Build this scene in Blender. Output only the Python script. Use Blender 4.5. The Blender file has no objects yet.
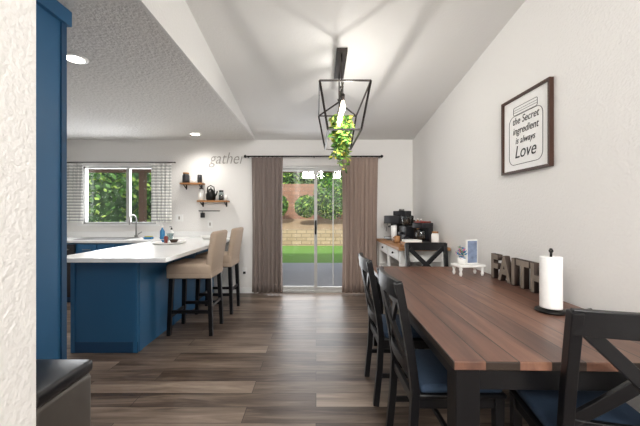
import bpy, math, random
from mathutils import Vector, Matrix
random.seed(7)
S=bpy.context.scene
try:
    S.view_settings.view_transform='Standard'
    S.view_settings.look='None'
    S.view_settings.exposure=0.0
except Exception: pass

# ---------------------------------------------------------------- materials
def lin(h):
    h=h.lstrip('#'); o=[]
    for i in (0,2,4):
        c=int(h[i:i+2],16)/255
        o.append(c/12.92 if c<=0.04045 else ((c+0.055)/1.055)**2.4)
    return (*o,1)
def mat(name,col,rough=.5,metal=0,noise=None,bump=None,emit=0,spec=None):
    m=bpy.data.materials.new(name); m.use_nodes=True
    nt=m.node_tree; p=nt.nodes['Principled BSDF']
    c=lin(col); p.inputs['Base Color'].default_value=c
    p.inputs['Roughness'].default_value=rough; p.inputs['Metallic'].default_value=metal
    if spec is not None: p.inputs['Specular IOR Level'].default_value=spec
    if emit:
        p.inputs['Emission Color'].default_value=c; p.inputs['Emission Strength'].default_value=emit
    tc=nt.nodes.new('ShaderNodeTexCoord')
    sc,am=noise if noise else (30,.06)
    n=nt.nodes.new('ShaderNodeTexNoise'); n.inputs['Scale'].default_value=sc; n.inputs['Detail'].default_value=4
    nt.links.new(tc.outputs['Object'],n.inputs['Vector'])
    mx=nt.nodes.new('ShaderNodeMix'); mx.data_type='RGBA'
    mx.inputs['A'].default_value=(c[0]*(1-am),c[1]*(1-am),c[2]*(1-am),1)
    mx.inputs['B'].default_value=(min(1,c[0]*(1+am)),min(1,c[1]*(1+am)),min(1,c[2]*(1+am)),1)
    nt.links.new(n.outputs['Fac'],mx.inputs['Factor'])
    if not emit: nt.links.new(mx.outputs['Result'],p.inputs['Base Color'])
    if bump:
        bs,bst,bd=bump
        n2=nt.nodes.new('ShaderNodeTexNoise'); n2.inputs['Scale'].default_value=bs; n2.inputs['Detail'].default_value=3
        nt.links.new(tc.outputs['Object'],n2.inputs['Vector'])
        b=nt.nodes.new('ShaderNodeBump'); b.inputs['Strength'].default_value=bst; b.inputs['Distance'].default_value=bd
        nt.links.new(n2.outputs['Fac'],b.inputs['Height']); nt.links.new(b.outputs['Normal'],p.inputs['Normal'])
    return m
def plank(name,cols,axis,length,width,rough,groove,grain=.5,var=.45,off0=0.0,spec=.5):
    m=bpy.data.materials.new(name); m.use_nodes=True
    nt=m.node_tree; p=nt.nodes['Principled BSDF']; N=nt.nodes.new; L=nt.links.new
    tc=N('ShaderNodeTexCoord'); mp=N('ShaderNodeMapping')
    L(tc.outputs['Object'],mp.inputs['Vector'])
    if axis=='Y': mp.inputs['Rotation'].default_value=(0,0,math.radians(90))
    br=N('ShaderNodeTexBrick'); br.offset=.37; br.offset_frequency=2
    br.inputs['Scale'].default_value=1; br.inputs['Brick Width'].default_value=length
    br.inputs['Row Height'].default_value=width; br.inputs['Mortar Size'].default_value=groove
    br.inputs['Color1'].default_value=(0,0,0,1); br.inputs['Color2'].default_value=(1,1,1,1)
    br.inputs['Mortar'].default_value=(.5,.5,.5,1); br.inputs['Bias'].default_value=0
    L(mp.outputs['Vector'],br.inputs['Vector'])
    ad=N('ShaderNodeVectorMath'); ad.operation='MULTIPLY_ADD'
    L(br.outputs['Color'],ad.inputs[0]); ad.inputs[1].default_value=(7,13,3)
    st=N('ShaderNodeVectorMath'); st.operation='MULTIPLY'; st.inputs[1].default_value=(1.6,16,4)
    L(mp.outputs['Vector'],st.inputs[0]); L(st.outputs[0],ad.inputs[2])
    n=N('ShaderNodeTexNoise'); n.inputs['Scale'].default_value=1; n.inputs['Detail'].default_value=7; n.inputs['Roughness'].default_value=.62
    n.inputs['Distortion'].default_value=.6
    L(ad.outputs[0],n.inputs['Vector'])
    sep=N('ShaderNodeSeparateColor'); L(br.outputs['Color'],sep.inputs[0])
    mg=N('ShaderNodeMath'); mg.operation='MULTIPLY_ADD'; mg.inputs[1].default_value=3.6*grain; mg.inputs[2].default_value=.5-1.8*grain-.5*var+off0
    L(n.outputs['Fac'],mg.inputs[0])
    mm=N('ShaderNodeMath'); mm.operation='MULTIPLY_ADD'; mm.inputs[1].default_value=var
    L(sep.outputs[0],mm.inputs[0]); L(mg.outputs[0],mm.inputs[2])
    cr=N('ShaderNodeValToRGB'); e=cr.color_ramp.elements
    e[0].position=0; e[0].color=lin(cols[0]); e[1].position=1; e[1].color=lin(cols[-1])
    for i,c in enumerate(cols[1:-1]):
        x=e.new((i+1)/(len(cols)-1)); x.color=lin(c)
    L(mm.outputs[0],cr.inputs['Fac'])
    mx=N('ShaderNodeMix'); mx.data_type='RGBA'; L(br.outputs['Fac'],mx.inputs['Factor']); L(cr.outputs['Color'],mx.inputs['A'])
    mx.inputs['B'].default_value=(.03,.02,.015,1)
    L(mx.outputs['Result'],p.inputs['Base Color'])
    p.inputs['Roughness'].default_value=rough; p.inputs['Specular IOR Level'].default_value=spec
    b=N('ShaderNodeBump'); b.inputs['Strength'].default_value=.25; b.inputs['Distance'].default_value=.003
    L(n.outputs['Fac'],b.inputs['Height']); L(b.outputs['Normal'],p.inputs['Normal'])
    return m
def blockmat(name,c1,c2,mort,w,h):
    m=bpy.data.materials.new(name); m.use_nodes=True
    nt=m.node_tree; p=nt.nodes['Principled BSDF']; N=nt.nodes.new; L=nt.links.new
    tc=N('ShaderNodeTexCoord'); mp=N('ShaderNodeMapping'); mp.inputs['Rotation'].default_value=(math.radians(-90),0,0)
    L(tc.outputs['Object'],mp.inputs['Vector'])
    br=N('ShaderNodeTexBrick'); br.inputs['Scale'].default_value=1; br.inputs['Brick Width'].default_value=w
    br.inputs['Row Height'].default_value=h; br.inputs['Mortar Size'].default_value=.014
    br.inputs['Color1'].default_value=lin(c1); br.inputs['Color2'].default_value=lin(c2); br.inputs['Mortar'].default_value=lin(mort)
    L(mp.outputs['Vector'],br.inputs['Vector']); L(br.outputs['Color'],p.inputs['Base Color']); p.inputs['Roughness'].default_value=.95
    return m
def glassmat(name,fac=.035,tint='#ffffff'):
    m=bpy.data.materials.new(name); m.use_nodes=True; nt=m.node_tree; nt.nodes.clear(); N=nt.nodes.new
    o=N('ShaderNodeOutputMaterial'); t=N('ShaderNodeBsdfTransparent'); t.inputs[0].default_value=lin(tint)
    g=N('ShaderNodeBsdfGlossy'); g.inputs['Roughness'].default_value=.02
    x=N('ShaderNodeMixShader'); x.inputs[0].default_value=fac
    nt.links.new(t.outputs[0],x.inputs[1]); nt.links.new(g.outputs[0],x.inputs[2]); nt.links.new(x.outputs[0],o.inputs[0])
    return m
def stripes(name,a,b,scale,axis='X'):
    m=bpy.data.materials.new(name); m.use_nodes=True; nt=m.node_tree; p=nt.nodes['Principled BSDF']; N=nt.nodes.new
    tc=N('ShaderNodeTexCoord'); w=N('ShaderNodeTexWave'); w.bands_direction=axis; w.inputs['Scale'].default_value=scale
    r=N('ShaderNodeValToRGB'); e=r.color_ramp.elements; e[0].position=.72; e[0].color=lin(a); e[1].position=.82; e[1].color=lin(b)
    nt.links.new(tc.outputs['Object'],w.inputs['Vector']); nt.links.new(w.outputs['Fac'],r.inputs[0]); nt.links.new(r.outputs[0],p.inputs['Base Color'])
    p.inputs['Roughness'].default_value=.9
    return m

M_wall=mat('wall_paint','#eae8e5',.75,bump=(60,.6,.006),noise=(3,.01))
M_ceil=mat('ceiling_paint','#e4e3e1',.8,bump=(55,.4,.005),noise=(3,.01))
M_pop=mat('textured_ceiling','#dddbd8',.9,bump=(38,.8,.018),noise=(40,.07))
M_trim=mat('trim_white','#f0f0ee',.4)
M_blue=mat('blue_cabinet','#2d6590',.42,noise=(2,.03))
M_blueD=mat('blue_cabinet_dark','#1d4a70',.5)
M_quartz=mat('white_quartz','#f1f1f0',.2,noise=(8,.03))
M_black=mat('black_wood','#0d0d10',.36,noise=(12,.2),spec=.35)
M_blackm=mat('black_metal','#1c1b1a',.4,.6)
M_bronze=mat('bronze_metal','#2b2421',.4,.5)
M_cush=mat('blue_cushion','#26394f',.85,noise=(60,.25),bump=(200,.3,.002))
M_linen=mat('linen_tan','#b09d8b',.95,noise=(120,.12),bump=(260,.4,.002))
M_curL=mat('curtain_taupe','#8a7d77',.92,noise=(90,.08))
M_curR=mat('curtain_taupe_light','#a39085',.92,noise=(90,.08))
M_steel=mat('brushed_steel','#9a9a98',.3,.9)
M_gray=mat('gray_can','#625d58',.45,.3)
M_darkpl=mat('dark_plastic','#222226',.3)
M_wood=mat('oak_shelf','#a4754a',.5,noise=(9,.3))
M_woodD=mat('walnut_dark','#3b2a20',.5,noise=(12,.3))
M_white=mat('white_ceramic','#efeeea',.35)
M_paper=mat('paper_white','#f4f3f1',.9,bump=(90,.3,.003))
M_glass=glassmat('window_glass'); M_jar=glassmat('jar_glass',.15,'#dfe9ea')
M_alu=mat('aluminium_frame','#b9b9b6',.45,.2)
M_floor=plank('laminate_floor',['#30251d','#52443a','#70615559'[:7],'#877769','#a09183'],'X',1.25,.165,.40,.0022,.42,.5,-.05,.38)
M_table=plank('table_wood',['#44302a','#5f4338','#785545','#8f6c59'],'Y',3.4,.118,.36,.003,.34,.3,.0,.4)
M_concrete=mat('concrete','#a2a5ac',.9,noise=(5,.1))
M_grass=mat('grass','#6a9640',1,noise=(20,.35),bump=(150,.6,.02))
M_block=blockmat('block_wall_tan','#b98f76','#a37a63','#8d7666',.4,.2)
M_block2=blockmat('block_wall_light','#c9b093','#b69c80','#93806c',.4,.15)
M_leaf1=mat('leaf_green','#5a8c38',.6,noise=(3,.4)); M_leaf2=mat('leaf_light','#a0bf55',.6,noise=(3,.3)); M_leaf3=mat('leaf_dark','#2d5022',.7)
M_leafy=mat('leaf_yellow','#c2b653',.6)
M_roofw=mat('patio_wood','#7b5f4b',.8,noise=(6,.2))
M_dirt=mat('soil','#a08a6c',1,noise=(5,.3))
M_bulb=mat('bulb_glow','#fff0d8',.3,emit=4)
M_down=mat('downlight_glow','#fff6e8',.3,emit=9)
M_red=mat('red_plastic','#7c2d25',.4); M_teal=mat('blue_soap','#3a7fb0',.2); M_pink=mat('pink_flowers','#b06a86',.8,noise=(40,.6))
M_photo=mat('photo_print','#7886a0',.6,noise=(25,.7))
M_wire=mat('wire_grey','#a39f98',.5,.1)
M_cafe=stripes('cafe_curtain','#f1f0ec','#9a9d9f',6.5,'Z')
M_ink=mat('ink','#2a2a2a',.8)
M_frame=mat('frame_brown','#3e2519',.4,noise=(20,.2))
M_letter=mat('letter_wood','#84786c',.7,noise=(20,.3)); M_letterD=mat('letter_side','#3d3029',.7,noise=(20,.2))

# ---------------------------------------------------------------- builder
class B:
    def __init__(s): s.v=[];s.f=[];s.mi=[];s.mats=[];s.sm=[]
    def _m(s,m):
        if m not in s.mats: s.mats.append(m)
        return s.mats.index(m)
    def add(s,vs,fs,m,smooth=False):
        o=len(s.v); s.v+= [tuple(v) for v in vs]; k=s._m(m)
        for f in fs: s.f.append([i+o for i in f]); s.mi.append(k); s.sm.append(smooth)
        return s
    def box(s,x0,x1,y0,y1,z0,z1,m):
        v=[(x,y,z) for z in (z0,z1) for y in (y0,y1) for x in (x0,x1)]
        return s.add(v,[(0,2,3,1),(4,5,7,6),(0,1,5,4),(2,6,7,3),(0,4,6,2),(1,3,7,5)],m)
    def rbox(s,x0,x1,y0,y1,z0,z1,m,r=.01):
        import bmesh
        bm=bmesh.new(); bmesh.ops.create_cube(bm,size=1)
        for v in bm.verts:
            v.co=Vector((x0+(v.co.x+.5)*(x1-x0),y0+(v.co.y+.5)*(y1-y0),z0+(v.co.z+.5)*(z1-z0)))
        bmesh.ops.bevel(bm,geom=bm.edges[:],offset=r,segments=3,affect='EDGES',profile=.5)
        bm.verts.ensure_lookup_table(); bm.verts.index_update()
        s.add([v.co.copy() for v in bm.verts],[[v.index for v in f.verts] for f in bm.faces],m,True); bm.free(); return s
    def beam(s,p0,p1,w,d,m,up=(0,0,1),w1=None,d1=None):
        p0=Vector(p0);p1=Vector(p1);t=(p1-p0).normalized();u=Vector(up)
        if abs(t.dot(u))>.98: u=Vector((0,1,0))
        a=t.cross(u).normalized(); b=a.cross(t).normalized()
        w1=w if w1 is None else w1; d1=d if d1 is None else d1
        v=[]
        for p,ww,dd in ((p0,w,d),(p1,w1,d1)):
            for i,j in ((-1,-1),(1,-1),(1,1),(-1,1)): v.append(p+a*i*ww/2+b*j*dd/2)
        return s.add(v,[(3,2,1,0),(4,5,6,7),(0,1,5,4),(1,2,6,5),(2,3,7,6),(3,0,4,7)],m)
    def path(s,pts,w,d,m,up=(0,0,1)):
        pts=[Vector(p) for p in pts]; v=[]; n=len(pts)
        for i,p in enumerate(pts):
            t=(pts[min(i+1,n-1)]-pts[max(i-1,0)]).normalized(); u=Vector(up)
            if abs(t.dot(u))>.98: u=Vector((0,1,0))
            a=t.cross(u).normalized(); b=a.cross(t).normalized()
            for k,l in ((-1,-1),(1,-1),(1,1),(-1,1)): v.append(p+a*k*w/2+b*l*d/2)
        f=[(3,2,1,0),tuple(4*(n-1)+q for q in range(4))]
        for i in range(n-1):
            for q in range(4): r=(q+1)%4; f.append((4*i+q,4*i+r,4*i+4+r,4*i+4+q))
        return s.add(v,f,m)
    def tube(s,pts,r,m,seg=8):
        pts=[Vector(p) for p in pts]; v=[]; n=len(pts); pa=None
        for i,p in enumerate(pts):
            t=(pts[min(i+1,n-1)]-pts[max(i-1,0)]).normalized()
            if pa is None:
                u=Vector((0,0,1)) if abs(t.z)<.9 else Vector((0,1,0)); a=t.cross(u).normalized()
            else: a=(pa-t*pa.dot(t)).normalized()
            pa=a; b=a.cross(t)
            for k in range(seg):
                an=2*math.pi*k/seg; v.append(p+(a*math.cos(an)+b*math.sin(an))*r)
        f=[tuple(range(seg)),tuple((n-1)*seg+k for k in reversed(range(seg)))]
        for i in range(n-1):
            for k in range(seg):
                l=(k+1)%seg; f.append((i*seg+k,i*seg+l,(i+1)*seg+l,(i+1)*seg+k))
        return s.add(v,f,m,True)
    def lathe(s,prof,m,c=(0,0,0),seg=24,smooth=True):
        v=[];n=len(prof)
        for r,z in prof:
            for k in range(seg):
                a=2*math.pi*k/seg; v.append((c[0]+r*math.cos(a),c[1]+r*math.sin(a),c[2]+z))
        f=[]
        for i in range(n-1):
            for k in range(seg):
                l=(k+1)%seg; f.append((i*seg+k,i*seg+l,(i+1)*seg+l,(i+1)*seg+k))
        f.append(tuple(reversed(range(seg)))); f.append(tuple((n-1)*seg+k for k in range(seg)))
        return s.add(v,f,m,smooth)
    def cyl(s,c,r,h,m,seg=24): 
        return s.lathe([(r,0),(r,h)],m,c,seg,False)
    def prism_x(s,poly,x0,x1,m):
        n=len(poly); v=[(x0,y,z) for y,z in poly]+[(x1,y,z) for y,z in poly]
        f=[tuple(range(n)),tuple(reversed(range(n,2*n)))]
        for i in range(n): j=(i+1)%n; f.append((i,i+n,j+n,j))
        return s.add(v,f,m)
    def done(s,name,loc=(0,0,0),rz=0,bevel=0,mtx=None,parent=None):
        me=bpy.data.meshes.new(name); me.from_pydata(s.v,[],s.f)
        for m in s.mats: me.materials.append(m)
        for i,p in enumerate(me.polygons): p.material_index=s.mi[i]; p.use_smooth=s.sm[i]
        import bmesh
        bm=bmesh.new(); bm.from_mesh(me); bmesh.ops.recalc_face_normals(bm,faces=bm.faces[:]); bm.to_mesh(me); bm.free()
        o=bpy.data.objects.new(name,me); S.collection.objects.link(o)
        if mtx is not None: o.matrix_world=mtx
        else: o.location=loc; o.rotation_euler=(0,0,rz)
        if bevel:
            b=o.modifiers.new('bevel','BEVEL'); b.width=bevel; b.segments=2; b.limit_method='ANGLE'; b.angle_limit=math.radians(40)
        if parent: o.parent=parent
        return o
def text_obj(name,txt,size,ext,m,mtx,parent=None,bev=0,align='CENTER',off=0,shear=0,sx=1,spacing=1,side=None):
    c=bpy.data.curves.new(name,'FONT'); c.body=txt; c.size=size; c.extrude=ext; c.align_x=align; c.bevel_depth=bev; c.offset=off; c.shear=shear; c.space_character=spacing
    t=bpy.data.objects.new(name+'_tmp',c); S.collection.objects.link(t)
    bpy.context.view_layer.update()
    me=bpy.data.meshes.new_from_object(t.evaluated_get(bpy.context.evaluated_depsgraph_get()))
    bpy.data.objects.remove(t)
    me.materials.clear(); me.materials.append(m)
    if side: me.materials.append(side)
    for p in me.polygons:
        p.material_index=1 if (side and abs(p.normal.z)<.9) else 0
    for v in me.vertices: v.co.x*=sx
    o=bpy.data.objects.new(name,me); S.collection.objects.link(o)
    if parent: o.parent=parent; o.matrix_local=mtx
    else: o.matrix_world=mtx
    return o
def wallR(x,y,z):
    return Matrix(((0,0,-1,x),(-1,0,0,y),(0,1,0,z),(0,0,0,1)))
def leaves(b,center,rad,n,size,mats,shell=.6):
    for _ in range(n):
        d=Vector((random.gauss(0,1),random.gauss(0,1),random.gauss(0,1))).normalized()*(random.uniform(shell,1))
        p=Vector((center[0]+d.x*rad[0],center[1]+d.y*rad[1],center[2]+d.z*rad[2]))
        a=Vector((random.uniform(-1,1),random.uniform(-1,1),random.uniform(-1,1))).normalized()
        c=a.orthogonal().normalized(); s=size*random.uniform(.6,1.3)
        b.add([p-a*s,p+c*s*.5,p+a*s,p-c*s*.5],[(0,1,2,3)],random.choice(mats))

# ---------------------------------------------------------------- room
D=5.2; XR=1.57; XL=-4.6; ZC=2.49; SL=.144; YB=-3.5
def vz(y): return ZC+SL*(D-y)
B().box(XL-.1,XR+.1,YB-.1,D+.14,-.1,0,M_floor).done('floor')
W=B()
W.box(XL-.1,-3.8,D,D+.14,0,2.6,M_wall); W.box(-3.8,-2.6,D,D+.14,0,1.12,M_wall); W.box(-3.8,-2.6,D,D+.14,2.06,2.6,M_wall)
W.box(-2.6,-.92,D,D+.14,0,2.6,M_wall); W.box(-.92,.86,D,D+.14,2.07,2.6,M_wall); W.box(.86,XR+.1,D,D+.14,0,2.6,M_wall)
W.done('wall_back')
B().prism_x([(YB,0),(D,0),(D,vz(D)),(YB,vz(YB))],XR,XR+.1,M_wall).done('wall_right')
B().box(XL-.1,XL,YB,D,0,ZC,M_wall).done('wall_left')
B().box(XL-.1,XR+.1,YB-.1,YB,0,3.9,M_wall).done('wall_rear')
B().prism_x([(YB,0),(.8,0),(.8,vz(.8)),(YB,vz(YB))],-.82,-.70,M_wall).done('wall_hall')
B().box(XL,-.98,.68,.8,0,ZC,M_wall).box(-.98,-.82,.68,.8,0,vz(.8)-.01,M_wall).done('wall_partition')
B().prism_x([(YB,vz(YB)),(D+.1,vz(D+.1)),(D+.1,vz(D+.1)+.1),(YB,vz(YB)+.1)],-1.0,XR+.1,M_ceil).done('ceiling_vault')
B().box(XL-.1,-1.0,YB,D+.1,ZC,ZC+.1,M_pop).done('ceiling')
B().prism_x([(YB,ZC),(D,ZC),(YB,vz(YB))],-1.0,-.98,M_ceil).done('wall_gable')
B().box(-1.64,-1.0,D-.014,D,0,.09,M_trim).box(-1.0,-.94,D-.014,D,0,.09,M_trim).box(.88,XR-.001,D-.014,D,0,.09,M_trim).done('baseboard_back')
B().box(XR-.014,XR,YB,D-.015,0,.09,M_trim).done('baseboard_right')
B().box(-.7,-.686,YB,.8,0,.09,M_trim).done('baseboard_hall')

# sliding glass door
b=B()
x0,x1,z1=-.92,.86,2.07; y0=D+.03
for a in (x0,x1-.04): b.box(a,a+.04,y0,y0+.09,0,z1,M_alu)
b.box(x0,x1,y0,y0+.09,z1-.04,z1,M_alu); b.box(x0,x1,y0,y0+.09,0,.03,M_alu)
def panel(xa,xb,ya):
    b.box(xa,xa+.05,ya,ya+.03,.03,z1-.04,M_alu); b.box(xb-.05,xb,ya,ya+.03,.03,z1-.04,M_alu)
    b.box(xa+.05,xb-.05,ya,ya+.03,.03,.09,M_alu); b.box(xa+.05,xb-.05,ya,ya+.03,z1-.08,z1-.04,M_alu)
    b.box(xa+.05,xb-.05,ya+.012,ya+.018,.09,z1-.08,M_glass)
panel(-.88,.02,y0+.05); panel(-.03,.82,y0+.01)
b.box(.275,.29,y0+.06,y0+.07,.1,z1-.09,M_alu)
b.box(-.02,.01,y0-.02,y0+.01,.95,1.18,M_blackm)
b.done('door_1')
# kitchen window
b=B(); x0,x1,za,zb=-3.8,-2.6,1.12,2.06
for a in (x0,x1-.03): b.box(a,a+.03,y0,y0+.07,za,zb,M_alu)
b.box(x0,x1,y0,y0+.07,za,za+.03,M_alu); b.box(x0,x1,y0,y0+.07,zb-.03,zb,M_alu)
b.box(-3.10,-3.05,y0,y0+.06,za+.03,zb-.03,M_alu); b.box(x0+.03,x1-.03,y0+.03,y0+.035,za+.03,zb-.03,M_glass)
b.done('window_1')
B().box(-3.86,-2.54,D-.03,D+.03,1.095,1.12,M_quartz).done('trim_1')

# curtains
def curtain(name,xa,xb,zt,zb_,m,folds,amp,y,pinch=None,rows=14,nx=110):
    v=[];f=[]
    for j in range(rows+1):
        t=j/rows; z=zt+(zb_-zt)*t
        for i in range(nx+1):
            s=i/nx; xx=xa+(xb-xa)*s
            if pinch: 
                c=(xa+xb)/2; k=1+pinch*math.sin(t*math.pi*.9); xx=c+(xx-c)*k
            ph=2*math.pi*folds*s
            yy=y+amp*(.55+.45*t)*(math.sin(ph+.5*math.sin(3*t+s*5))+.35*math.sin(2.3*ph+2*t))
            v.append((xx,yy,z))
    for j in range(rows):
        for i in range(nx): a=j*(nx+1)+i; f.append((a,a+1,a+nx+2,a+nx+1))
    bb=B(); bb.add(v,f,m,True); o=bb.done(name)
    sd=o.modifiers.new('thick','SOLIDIFY'); sd.thickness=.003
    return o
c1=curtain('curtain',-1.03,-.53,2.19,.03,M_curL,7,.028,D-.09,-.05)
c2=curtain('curtain.001',.41,.99,2.19,.03,M_curR,7,.028,D-.09,-.06)
b=B(); b.tube([(-1.12,D-.09,2.205),(1.04,D-.09,2.205)],.012,M_blackm)
for x in (-1.13,1.05): b.lathe([(.005,-.025),(.024,-.01),(.024,.01),(.005,.025)],M_blackm,(x,D-.09,2.205),12)
for x in (-1.09,1.02,-.03): b.beam((x,D-.09,2.2),(x,D-.002,2.2),.012,.02,M_blackm)
b.done('curtain_rod')
curtain('cafe_curtain',-4.06,-3.74,2.10,1.15,M_cafe,5,.018,D-.06)
curtain('cafe_curtain.001',-2.65,-2.32,2.10,1.15,M_cafe,5,.018,D-.06)
b=B(); b.tube([(-4.12,D-.06,2.115),(-2.26,D-.06,2.115)],.008,M_blackm)
for x in (-4.1,-2.28): b.beam((x,D-.06,2.115),(x,D-.002,2.115),.01,.015,M_blackm)
b.done('curtain_rod.001')

# ---------------------------------------------------------------- tall blue cabinet (fridge enclosure)
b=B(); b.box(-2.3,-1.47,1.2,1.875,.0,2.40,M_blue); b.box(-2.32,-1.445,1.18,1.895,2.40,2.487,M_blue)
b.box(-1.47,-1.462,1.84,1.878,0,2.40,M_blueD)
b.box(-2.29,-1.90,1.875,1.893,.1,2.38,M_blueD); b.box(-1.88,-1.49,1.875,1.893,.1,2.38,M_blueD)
b.done('tall_cabinet')
# trash can
b=B(); b.rbox(-1.38,-.99,1.13,1.42,.02,.60,M_gray,.02); b.rbox(-1.385,-.985,1.125,1.425,.60,.655,M_darkpl,.018)
b.box(-1.3,-1.05,1.42,1.45,.0,.03,M_darkpl); b.box(-1.37,-1.0,1.14,1.41,0,.02,M_darkpl)
b.done('trash_can')

# ---------------------------------------------------------------- kitchen counters
b=B()
b.box(-2.28,-1.66,2.98,D-.002,.0,.868,M_blue)
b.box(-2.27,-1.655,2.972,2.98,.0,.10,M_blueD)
for xx in (-2.28,-1.70): b.box(xx,xx+.04,2.97,2.98,.0,.868,M_blue)
for yy in (3.0,3.72,4.44,5.12): b.box(-1.66,-1.652,yy,yy+.05,0,.868,M_blue)
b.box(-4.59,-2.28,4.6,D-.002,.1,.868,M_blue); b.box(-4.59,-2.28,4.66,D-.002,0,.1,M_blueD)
for i in range(4):
    xa=-3.42+.28*i
    b.box(xa+.01,xa+.27,4.582,4.6,.12,.66,M_blue); b.box(xa+.01,xa+.27,4.582,4.6,.69,.85,M_blue); b.box(xa+.08,xa+.2,4.56,4.572,.77,.78,M_steel)
b.done('kitchen_cabinet',bevel=.003)
B().box(-4.05,-3.45,4.57,4.597,.1,.85,M_darkpl).tube([(-3.98,4.545,.78),(-3.52,4.545,.78)],.01,M_steel).box(-3.97,-3.96,4.545,4.57,.775,.785,M_steel).box(-3.53,-3.52,4.545,4.57,.775,.785,M_steel).done('dishwasher')
b=B(); b.box(-2.30,-1.30,2.77,D-.002,.87,.91,M_quartz); b.box(-4.59,-2.30,4.57,D-.002,.87,.91,M_quartz)
b.box(-4.59,-1.30,D-.02,D-.002,.91,1.0,M_quartz)
b.done('countertop',bevel=.004)
b=B()
b.box(-3.55,-2.8,4.68,5.05,.911,.918,M_steel); b.box(-3.52,-2.83,4.71,5.02,.918,.92,M_darkpl); b.done('sink')
b=B(); b.cyl((-2.86,5.09,.911),.025,.04,M_steel)
b.tube([(-2.86,5.09,.93),(-2.86,5.09,1.18)]+[(-2.86,5.09-.09+.09*math.cos(t),1.18+.09*math.sin(t)) for t in [k*math.pi/8 for k in range(1,9)]]+[(-2.86,4.91,1.12)],.011,M_steel)
b.tube([(-2.835,5.09,.96),(-2.77,5.09,1.0)],.008,M_steel); b.done('faucet')
def bottle(name,loc,r,h,m,capm):
    B().lathe([(r*.9,0),(r,.01),(r,h*.6),(r*.4,h*.76),(r*.35,h*.86)],m,(0,0,0)).lathe([(r*.45,h*.86),(r*.45,h)],capm).tube([(0,0,h),(0,0,h+.02),(-.03,0,h+.02)],.005,capm).done(name,loc)
bottle('soap_bottle',(-2.28,4.75,.912),.035,.2,M_teal,M_white)
bottle('soap_bottle.001',(-2.18,4.83,.912),.03,.16,M_white,M_blackm)
b=B(); b.lathe([(.17,0),(.2,.012),(.2,.02),(.165,.012)],M_white); b.lathe([(.035,.012),(.055,.05),(.05,.05),(.02,.02)],M_woodD,(.06,0,0))
b.lathe([(.03,.012),(.045,.04),(.04,.04),(.02,.02)],M_teal,(-.07,.03,0)); b.lathe([(.02,.012),(.025,.09),(.01,.1)],M_red,(-.01,-.07,0)); b.done('serving_tray',(-1.88,4.1,.912))
b=B(); b.lathe([(.03,0),(.036,.04),(.05,.1),(.046,.1),(.025,.02)],M_jar); b.done('drinking_glass',(-2.05,4.5,.912))
b=B(); b.lathe([(.05,0),(.09,.05),(.085,.05),(.045,.01)],M_white); b.done('bowl',(-1.62,4.75,.912))
b=B(); b.rbox(-.06,.06,-.04,.04,0,.03,M_teal,.008); b.rbox(-.05,.05,-.03,.03,.03,.045,M_leafy,.006); b.done('dish_sponge',(-2.5,4.78,.912))

# ---------------------------------------------------------------- bar stools (local: faces -X)
def stool(name,x,y):
    b=B()
    for sx in (-.2,.2):
        for sy in (-.17,.17):
            top=(sx,sy,.64); bot=(sx*1.12,sy*1.1,0)
            b.beam(bot,top,.036,.036,M_black,w1=.046,d1=.046)
    for sy in (-.18,.18): b.beam((-.21,sy,.25),(.21,sy,.25),.022,.034,M_black); 
    b.beam((-.215,-.18,.2),(-.215,.18,.2),.022,.035,M_black); b.beam((.21,-.18,.3),(.21,.18,.3),.022,.03,M_black)
    b.rbox(-.225,.225,-.2,.2,.60,.66,M_black,.01)
    b.rbox(-.245,.235,-.225,.225,.645,.765,M_linen,.035)
    b.rbox(-.238,.232,-.218,.218,.61,.70,M_linen,.01)
    o=len(b.v); b.rbox(.17,.245,-.215,.215,.66,1.10,M_linen,.03)
    for i in range(o,len(b.v)):
        vx,vy,vz_=b.v[i]; b.v[i]=(vx+(vz_-.66)*.16+.02*(abs(vy)/.215)**2*-1,vy,vz_+ .015*math.cos(vy*7))
    return b.done(name,(x,y,0))
stool('bar_stool',-1.335,3.58); stool('bar_stool.001',-1.31,4.3)

# ---------------------------------------------------------------- wall shelves & stuff
def shelf(name,xa,xb,z):
    b=B(); b.box(xa,xb,D-.16,D-.001,z-.025,z,M_wood)
    for x in (xa+.05,xb-.05): b.beam((x,D-.012,z-.10),(x,D-.012,z-.025),.02,.012,M_blackm); b.beam((x,D-.012,z-.09),(x,D-.13,z-.03),.012,.012,M_blackm)
    b.done(name,bevel=.002)
shelf('wall_shelf',-2.15,-1.80,1.78); shelf('wall_shelf.001',-1.88,-1.40,1.50)
def mug(name,loc,r,h,m,ang=0):
    b=B(); b.lathe([(r*.9,0),(r,.01),(r,h),(r*.88,h),(r*.85,.01)],m)
    b.tube([(r*.95+.55*r*math.sin(t),0,h*.5+h*.3*math.cos(t)) for t in [k*math.pi/8 for k in range(9)]],.006,m,6)
    b.done(name,loc,ang)
B().lathe([(.05,0),(.055,.01),(.055,.11),(.045,.14)],M_darkpl).lathe([(.047,.14),(.047,.165)],M_wood).done('canister.001',(-2.08,D-.08,1.781))
mug('coffee_mug.001',(-1.96,D-.08,1.781),.036,.09,M_white,2.2); mug('coffee_mug',(-1.86,D-.08,1.781),.036,.13,M_darkpl,-1.2)
B().lathe([(.035,0),(.04,.01),(.04,.13),(.025,.16),(.025,.18)],M_white).lathe([(.03,.18),(.03,.20)],M_woodD).done('canister',(-1.835,D-.08,1.501))
b=B(); b.lathe([(.06,0),(.072,.02),(.076,.09),(.055,.15),(.035,.165),(.038,.175),(.01,.185),(.012,.205),(.005,.21)],M_blackm)
b.tube([(.06,0,.06),(.09,0,.1),(.105,0,.15)],.011,M_blackm); b.tube([(-.06,0,.13),(-.05,0,.21),(0,0,.24),(.05,0,.21),(.06,0,.13)],.008,M_blackm); b.done('kettle',(-1.68,D-.09,1.501),0)
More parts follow.
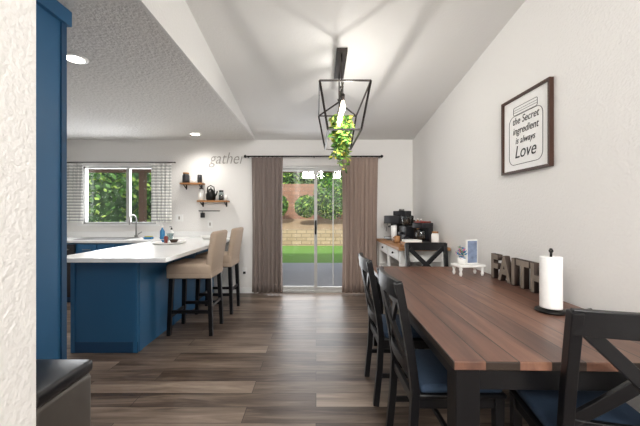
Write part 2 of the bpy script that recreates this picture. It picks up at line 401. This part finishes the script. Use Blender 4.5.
B().lathe([(.035,0),(.04,.01),(.04,.12),(.03,.14)],M_jar).lathe([(.034,0.14),(.034,.16)],M_blackm).lathe([(.034,.008),(.034,.09)],M_woodD).done('glass_jar',(-1.515,D-.08,1.501))
mug('coffee_mug.002',(-1.435,D-.08,1.501),.03,.08,M_white,-1.3)
B().box(-.0,.34,-.022,0,-.012,.0,M_blackm).done('hook_rail',(-1.9,D,1.34))
b=B(); b.lathe([(.03,-.05),(.035,-.045),(.035,.03),(.03,.03),(.03,-.04)],M_darkpl,(0,0,-.05)); b.tube([(0,0,.0),(0.0,.0,-.025)],.004,M_darkpl); b.done('coffee_mug.003',(-1.82,D-.06,1.325))
text_obj('wire_wall_sign','gather',.27,.004,M_wire,Matrix.Translation((-1.45,D-.006,2.10))@Matrix.Rotation(math.pi/2,4,'X'),shear=.3,off=-.003,sx=.82)
def plate(name,x,z,w=.075,sock=False):
    b=B(); b.box(-w/2,w/2,-.006,0,-.057,.057,M_trim)
    if sock: b.box(-.017,.017,-.009,-.006,.008,.038,M_white); b.rbox(-.02,.02,-.03,-.006,-.045,-.008,M_darkpl,.004)
    else: b.box(-.012,.012,-.010,-.006,-.025,.025,M_wire)
    b.done(name,(x,D-.001,z))
plate('light_switch',-2.22,1.22,.12); plate('power_outlet',-1.16,.36,sock=True)
plate('power_outlet.001',-1.72,1.12,.075)

# ---------------------------------------------------------------- coffee console
b=B(); xa,xb,ya,yb=.95,XR-.02,3.68,5.05
b.box(xa,xb,ya,yb,.865,.90,M_wood)
for x in (xa+.03,xb-.09):
    for y in (ya+.04,yb-.10): b.box(x,x+.06,y,y+.06,0,.865,M_white)
b.box(xa+.04,xb-.04,ya+.05,ya+.07,.73,.865,M_white); b.box(xa+.035,xa+.055,ya+.05,yb-.05,.73,.865,M_white)
b.box(xb-.06,xb-.04,ya+.05,yb-.05,.60,.865,M_white); b.box(xa+.04,xb-.04,yb-.08,yb-.06,.2,.865,M_white)
b.box(xa+.04,xb-.04,ya+.06,yb-.06,.2,.225,M_white); b.box(xa+.04,xb-.04,ya+.06,yb-.06,.50,.52,M_white)
ym=(ya+yb)/2; b.box(xa+.03,xa+.06,ym-.03,ym+.03,.2,.865,M_white)
for yy in ((ya+.1+ym-.03)/2,(ym+.03+yb-.1)/2): b.box(xa+.028,xa+.036,yy-.24,yy+.24,.75,.85,M_trim); b.lathe([(.012,-.012),(.012,.012)],M_blackm,(xa+.02,yy,.8),10)
b.done('coffee_console',bevel=.003)
zc=.902
b=B(); b.rbox(-.02,.16,-.15,.15,.0,.36,M_blackm,.012); b.rbox(-.17,.0,-.15,.15,.24,.36,M_darkpl,.012); b.rbox(-.18,.0,-.14,.14,.0,.045,M_steel,.008)
b.lathe([(.03,0),(.034,.045)],M_steel,(-.09,0,.195)); b.tube([(-.1,0,.21),(-.22,0,.20)],.012,M_darkpl)
b.rbox(-.0,.14,-.12,.12,.36,.43,M_darkpl,.01); b.tube([(-.12,.12,.24),(-.13,.14,.12)],.006,M_steel); b.lathe([(.04,0),(.04,.03)],M_steel,(.06,0,.43)); b.done('espresso_machine',(1.25,4.82,zc),.6)
b=B(); b.rbox(-.07,.07,-.08,.08,0,.22,M_darkpl,.012); b.lathe([(.04,.22),(.065,.25),(.075,.34),(.075,.35)],M_jar); b.lathe([(.076,.35),(.07,.365)],M_blackm); b.lathe([(.05,0),(.06,.08)],M_woodD,(0,0,.235)); b.rbox(-.12,-.07,-.03,.03,.1,.14,M_darkpl,.008); b.done('coffee_grinder',(1.25,4.42,zc),.3)
b=B(); b.rbox(-.1,.1,-.09,.09,0,.035,M_darkpl,.01); b.rbox(.03,.1,-.09,.09,.03,.27,M_darkpl,.01); b.rbox(-.1,.1,-.09,.09,.20,.27,M_darkpl,.012)
b.lathe([(.05,0),(.065,.05),(.06,.12),(.045,.15)],M_jar,(-.035,0,.036)); b.lathe([(.045,0),(.058,.07)],M_woodD,(-.035,0,.04)); b.tube([(-.09,0,.16),(-.13,0,.15),(-.13,0,.08),(-.095,0,.07)],.008,M_darkpl); b.rbox(-.08,.08,-.07,.07,.27,.29,M_red,.006); b.done('coffee_maker',(1.40,4.2,zc),.5)
def syrup(name,loc,m): B().lathe([(.03,0),(.033,.01),(.033,.17),(.012,.23),(.012,.30)],m).lathe([(.014,.30),(.014,.315)],M_white).done(name,loc)
syrup('syrup_bottle',(1.42,4.62,zc),M_woodD); syrup('syrup_bottle.001',(1.48,4.5,zc),M_red); syrup('syrup_bottle.002',(1.50,4.72,zc),M_wood)
B().lathe([(.04,0),(.045,.01),(.045,.13),(.035,.15)],M_white).lathe([(.038,.15),(.038,.17)],M_wood).done('sugar_jar',(1.47,3.95,zc))
B().lathe([(.028,0),(.04,.10),(.042,.22),(.038,.22)],M_paper).done('paper_cups',(1.10,4.52,zc))
mug('coffee_mug.004',(1.09,4.30,zc),.04,.09,M_wood,2.5); mug('coffee_mug.005',(1.16,4.12,zc),.04,.09,M_darkpl,3)
B().rbox(-.12,.12,-.09,.09,0,.05,M_wood,.01).box(-.1,.1,-.07,.07,.05,.075,M_white).done('napkin_tray',(1.16,3.88,zc))

# ---------------------------------------------------------------- dining table
b=B(); L_=2.08; w_=1.0
b.box(0,w_,0,L_,.727,.76,M_table)
b.box(.05,w_-.05,.05,.075,.63,.727,M_black); b.box(.05,w_-.05,L_-.075,L_-.05,.63,.727,M_black); b.box(.05,.075,.05,L_-.05,.63,.727,M_black); b.box(w_-.075,w_-.05,.05,L_-.05,.63,.727,M_black)
for x in (.02,w_-.11):
    for y in (.03,L_-.12): b.box(x,x+.09,y,y+.09,0,.727,M_black)
b.done('dining_table',(.502,1.165,0),math.radians(-1.3),bevel=.004)

# ---------------------------------------------------------------- dining chairs (local: faces +Y)
def chair(name,x,y,rz):
    b=B()
    def yb_(z): return -.20 if z<=.46 else -.20-.085*((z-.46)/.52)**1.25
    for sx in (-1,1):
        pts=[(sx*.195,-.235,0),(sx*.195,-.21,.25)]+[(sx*(.195+.012*max(0,(z-.46)/.5)),yb_(z),z) for z in (.46,.56,.66,.76,.86,.975)]
        b.path(pts,.038,.038,M_black,up=(0,1,0))
        b.beam((sx*.195,.19,0),(sx*.195,.19,.44),.034,.034,M_black,w1=.044,d1=.044)
        b.beam((sx*.195,-.21,.2),(sx*.195,.19,.2),.018,.03,M_black); b.beam((sx*.195,-.2,.41),(sx*.195,.19,.41),.02,.05,M_black)
    b.beam((-.195,.19,.41),(.195,.19,.41),.02,.05,M_black); b.beam((-.195,-.2,.41),(.195,-.2,.41),.02,.05,M_black); b.beam((-.195,0,.2),(.195,0,.2),.02,.026,M_black)
    def arc(z,w): return [(u*w,yb_(z)-.022*(1-(u)**2),z) for u in [k/5-1 for k in range(11)]]
    b.path(arc(.94,.215),.026,.085,M_black); b.path(arc(.56,.195),.022,.05,M_black)
    for s_ in (-1,1):
        pts=[]
        for k in range(13):
            t=k/12; z=.575+(.915-.575)*t; u=(t*2-1)*s_*.95
            pts.append((u*.185,yb_(z)-.02*(1-u*u)+ (.004 if s_>0 else -.004),z))
        b.path(pts,.046,.018,M_black,up=(0,1,0))
    b.rbox(-.215,.215,-.185,.225,.433,.455,M_black,.008)
    b.rbox(-.205,.205,-.175,.215,.452,.495,M_cush,.018)
    return b.done(name,(x,y,0),rz,bevel=.003)
chair('dining_chair',.665,1.70,-math.pi/2)
chair('dining_chair.001',.64,2.36,-math.pi/2)
chair('dining_chair.002',1.11,1.30,math.radians(-10))
chair('dining_chair.003',1.18,3.16,math.pi)

# ---------------------------------------------------------------- things on the table
zt=.762
b=B(); b.rbox(-.12,.12,-.07,.07,.075,.095,M_white,.004)
for x in (-.1,.1):
    for y in (-.05,.05): b.lathe([(.008,0),(.014,.02),(.009,.04),(.014,.06),(.012,.076)],M_white,(x,y,0),10)
b.done('table_riser',(1.32,2.78,zt),.15)
b=B(); b.box(-.055,.055,-.01,.01,0,.21,M_white); b.box(-.047,.047,-.012,-.009,.01,.20,M_photo); b.beam((0,.01,.12),(0,.05,0.005),.03,.004,M_woodD); b.done('picture_frame',(1.355,2.79,zt+.096),.25)
b=B(); b.lathe([(.025,0),(.035,.02),(.03,.06),(.025,.06)],M_white); leaves(b,(0,0,.1),(.045,.045,.06),90,.016,[M_pink,M_teal,M_leaf1],.2); b.done('flower_pot',(1.255,2.76,zt+.096))
o=text_obj('faith_letter_sign','FAITH',.26,.016,M_letter,wallR(1.485,2.36,zt),off=.008,bev=.004,sx=.86,spacing=1.1,side=M_letterD)
zmin=min(v.co.y for v in o.data.vertices); o.location.z+= -zmin+.001
b=B(); b.lathe([(.075,0),(.075,.012),(.02,.018),(.006,.02),(.006,.32),(.012,.33),(.006,.345)],M_blackm)
b.lathe([(.02,.022),(.052,.022),(.053,.03),(.053,.295),(.052,.30),(.02,.30),(.02,.022)],M_paper); b.done('paper_towel_holder',(1.285,1.75,zt))
b=B(); b.tube([(0,0,.012),(.06,-.03,.012),(.13,-.02,.012)],.010,M_woodD); b.tube([(.02,.03,.012),(.07,.02,.012),(.12,.04,.012)],.009,M_blackm); b.done('table_sticks',(1.375,1.70,zt))

# ---------------------------------------------------------------- framed art
b=B(); w,h,fw=.55,.59,.018
b.box(-w/2,w/2,-h/2,-h/2+fw,.0,.03,M_frame); b.box(-w/2,w/2,h/2-fw,h/2,.0,.03,M_frame); b.box(-w/2,-w/2+fw,-h/2+fw,h/2-fw,.0,.03,M_frame); b.box(w/2-fw,w/2,-h/2+fw,h/2-fw,.0,.03,M_frame)
b.box(-w/2+fw,w/2-fw,-h/2+fw,h/2-fw,.002,.012,M_paper)
def rr(x0,x1,y0,y1,r):
    p=[]
    for cx,cy,a0 in ((x1-r,y1-r,0),(x0+r,y1-r,90),(x0+r,y0+r,180),(x1-r,y0+r,270)):
        for k in range(7): a=math.radians(a0+k*15); p.append((cx+r*math.cos(a),cy+r*math.sin(a),.013))
    return p+[p[0]]
b.tube(rr(-.19,.19,-.23,.15,.06),.002,M_ink,6); b.tube(rr(-.135,.135,.155,.215,.012),.002,M_ink,6)
for zz in (.175,.193): b.tube([(-.132,zz,.013),(.132,zz,.013)],.0014,M_ink,5)
art=b.done('framed_art',mtx=wallR(XR-.001,2.385,1.905))
for i,(t,sz,yy) in enumerate((('the Secret',.078,.082),('ingredient',.078,.005),('is always',.070,-.070),('Love',.135,-.18))):
    text_obj('lettering_%d'%(i+1),t,sz,.0006,M_ink,Matrix.Translation((0,yy,.0135)),parent=art,shear=.25,sx=.92)

# ---------------------------------------------------------------- lantern chandelier
b=B(); X=.24; Y0,Y1=2.62,3.58; ZT,ZB=2.385,2.0
T=[(X-.21,Y0,ZT),(X+.21,Y0,ZT),(X+.21,Y1,ZT),(X-.21,Y1,ZT)]; Q=[(X-.14,Y0+.06,ZB),(X+.14,Y0+.06,ZB),(X+.14,Y1-.06,ZB),(X-.14,Y1-.06,ZB)]
for i in range(4):
    j=(i+1)%4; b.beam(T[i],T[j],.013,.013,M_bronze); b.beam(Q[i],Q[j],.013,.013,M_bronze); b.beam(T[i],Q[i],.013,.013,M_bronze)
R0=(X,Y0+.2,2.47); R1=(X,Y1-.2,2.47)
b.beam(R0,R1,.018,.018,M_bronze)
for p in (T[0],T[1]): b.beam(p,R0,.012,.012,M_bronze)
for p in (T[2],T[3]): b.beam(p,R1,.012,.012,M_bronze)
b.prism_x([(2.93,vz(2.93)-.035),(3.38,vz(3.38)-.035),(3.38,vz(3.38)-.002),(2.93,vz(2.93)-.002)],X-.05,X+.05,M_bronze)
for y in (2.98,3.32): b.tube([(X,y,vz(y)-.03),(X,y,2.47)],.007,M_bronze); b.lathe([(.015,-.01),(.018,.01)],M_bronze,(X,y,2.47),10)
bulbs=[]
for k in range(4):
    y=2.86+.16*k; b.tube([(X,y,2.47),(X,y,2.36)],.005,M_bronze); b.lathe([(.016,0),(.018,.06),(.006,.07)],M_bronze,(X,y,2.30),12)
    b.lathe([(.004,-.10),(.018,-.08),(.024,-.05),(.014,0)],M_bulb,(X,y,2.30),12); bulbs.append((X,y,2.24))
b.done('lantern_chandelier')
for p in (bulbs[0],bulbs[2]):
    l=bpy.data.lights.new('bulb_light','POINT'); l.energy=9; l.shadow_soft_size=.022; l.color=(1,.96,.90)
    o=bpy.data.objects.new('bulb_light',l); o.location=(p[0]+.05,p[1]-.03,p[2]-.04); S.collection.objects.link(o)
# vine
b=B()
for k in range(20):
    x=.27+random.uniform(-.11,.11); y=3.40+random.uniform(-.08,.08); z=2.32; pts=[(x,y,z)]
    L2=random.uniform(.2,.42) if k%3 else random.uniform(.42,.56); n=9
    for i in range(n): x+=random.uniform(-.015,.015)-(x-.28)*.07; y+=random.uniform(-.012,.012); z-=L2/n; pts.append((x,y,z))
    b.tube(pts,.003,M_leaf1,5)
    for p in pts:
        for q in range(5):
            a=Vector((random.uniform(-1,1),random.uniform(-1,1),random.uniform(-.9,.2))).normalized(); s=random.uniform(.018,.032); c=a.orthogonal().normalized(); pp=Vector(p)+a*s
            b.add([pp-a*s,pp+c*s*.6,pp+a*s*1.1,pp-c*s*.6],[(0,1,2,3)],random.choice([M_leaf1,M_leaf2,M_leafy,M_leaf1,M_leaf3]))
b.tube([(.24,3.38,2.46),(.275,3.40,2.32)],.003,M_bronze,5)
b.done('hanging_vine')

# ---------------------------------------------------------------- recessed lights
for i,(x,y) in enumerate(((-1.85,2.457),(-1.81,4.80),(-3.3,3.6))):
    b=B(); b.lathe([(.085,-.008),(.09,0)],M_trim,(0,0,0),28); b.lathe([(.062,-.012),(.062,-.007)],M_down,(0,0,0),28); b.done('recessed_light'+('' if i==0 else '.%03d'%i),(x,y,ZC-.001))
    l=bpy.data.lights.new('downlight','SPOT'); l.energy=75 if i!=1 else 55; l.spot_size=math.radians(150); l.spot_blend=1; l.shadow_soft_size=.09; l.color=(1,.96,.90)
    o=bpy.data.objects.new('downlight',l); o.location=(x,y,ZC-.03); S.collection.objects.link(o)

# ---------------------------------------------------------------- outside
B().box(-9,6,D+.14,8.6,-.12,-.04,M_concrete).done('patio_slab')
B().box(-12,10,8.6,13.2,-.12,-.05,M_grass).done('lawn')
B().box(-12,10,13.2,13.4,-.1,.62,M_block2).done('block_wall')
B().prism_x([(13.4,-.1),(16,-.1),(16,1.0),(13.4,.55)],-12,10,M_dirt).done('planter_soil')
B().box(-12,10,16,16.2,-.1,2.75,M_block).done('block_wall.001')
b=B(); b.box(-6,4,D+.14,8.4,2.62,2.68,M_roofw); b.box(-6,4,8.3,8.45,2.36,2.62,M_roofw)
for k in range(9): b.box(-5.8+k*1.2,-5.72+k*1.2,D+.15,8.3,2.48,2.62,M_roofw)
for x in (-4.6,2.6): b.box(x,x+.14,8.3,8.44,-.04,2.36,M_roofw)
b.done('patio_cover')
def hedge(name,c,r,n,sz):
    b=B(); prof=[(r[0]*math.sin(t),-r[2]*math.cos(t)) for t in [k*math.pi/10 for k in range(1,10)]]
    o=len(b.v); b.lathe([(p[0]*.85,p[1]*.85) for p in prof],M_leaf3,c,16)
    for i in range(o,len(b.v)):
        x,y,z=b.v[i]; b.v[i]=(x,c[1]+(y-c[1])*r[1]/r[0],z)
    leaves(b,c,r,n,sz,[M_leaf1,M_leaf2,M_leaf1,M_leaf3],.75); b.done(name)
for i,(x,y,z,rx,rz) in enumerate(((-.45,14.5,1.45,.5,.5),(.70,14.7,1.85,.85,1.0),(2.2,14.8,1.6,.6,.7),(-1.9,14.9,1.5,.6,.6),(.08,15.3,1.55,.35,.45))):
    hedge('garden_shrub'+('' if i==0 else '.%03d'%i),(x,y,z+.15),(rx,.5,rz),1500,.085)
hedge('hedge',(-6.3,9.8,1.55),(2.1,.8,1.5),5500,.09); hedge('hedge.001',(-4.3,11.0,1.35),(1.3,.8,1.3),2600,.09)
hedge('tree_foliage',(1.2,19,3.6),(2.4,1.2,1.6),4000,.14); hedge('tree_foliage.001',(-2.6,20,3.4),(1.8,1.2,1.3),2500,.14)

# ---------------------------------------------------------------- lights
def area(name,loc,rot,sx,sy,e,col=(1,1,1)):
    l=bpy.data.lights.new(name,'AREA'); l.shape='RECTANGLE'; l.size=sx; l.size_y=sy; l.energy=e; l.color=col
    o=bpy.data.objects.new(name,l); o.location=loc; o.rotation_euler=rot; S.collection.objects.link(o); return o
area('hall_fill',(.3,-2.7,3.2),(math.radians(66),0,math.radians(-6)),1.7,1.0,200,(1,.985,.965))  # added fill lamp behind the camera; the vault has no opening here
area('door_daylight',(-.03,D+.2,1.1),(math.radians(-90),0,0),1.7,2.0,42,(.95,.97,1))
area('window_daylight',(-3.2,D+.2,1.6),(math.radians(-90),0,0),1.1,.9,30,(.95,.97,1))
l=bpy.data.lights.new('sun','SUN'); l.energy=3.4; l.angle=.02; l.color=(1,.95,.87)
o=bpy.data.objects.new('sun',l); o.rotation_euler=(math.radians(42),0,math.radians(-20)); S.collection.objects.link(o)
w=bpy.data.worlds.new('World'); S.world=w; w.use_nodes=True
bg=w.node_tree.nodes['Background']; bg.inputs[0].default_value=(.85,.91,1,1); bg.inputs[1].default_value=1.25

# ---------------------------------------------------------------- camera
c=bpy.data.cameras.new('camera'); co=bpy.data.objects.new('camera',c); S.collection.objects.link(co)
co.location=(0,0,1.3); co.rotation_euler=(math.radians(90),0,0); c.sensor_fit='HORIZONTAL'; c.sensor_width=36; c.lens=18; c.shift_x=4/640; c.clip_start=.05
S.camera=co
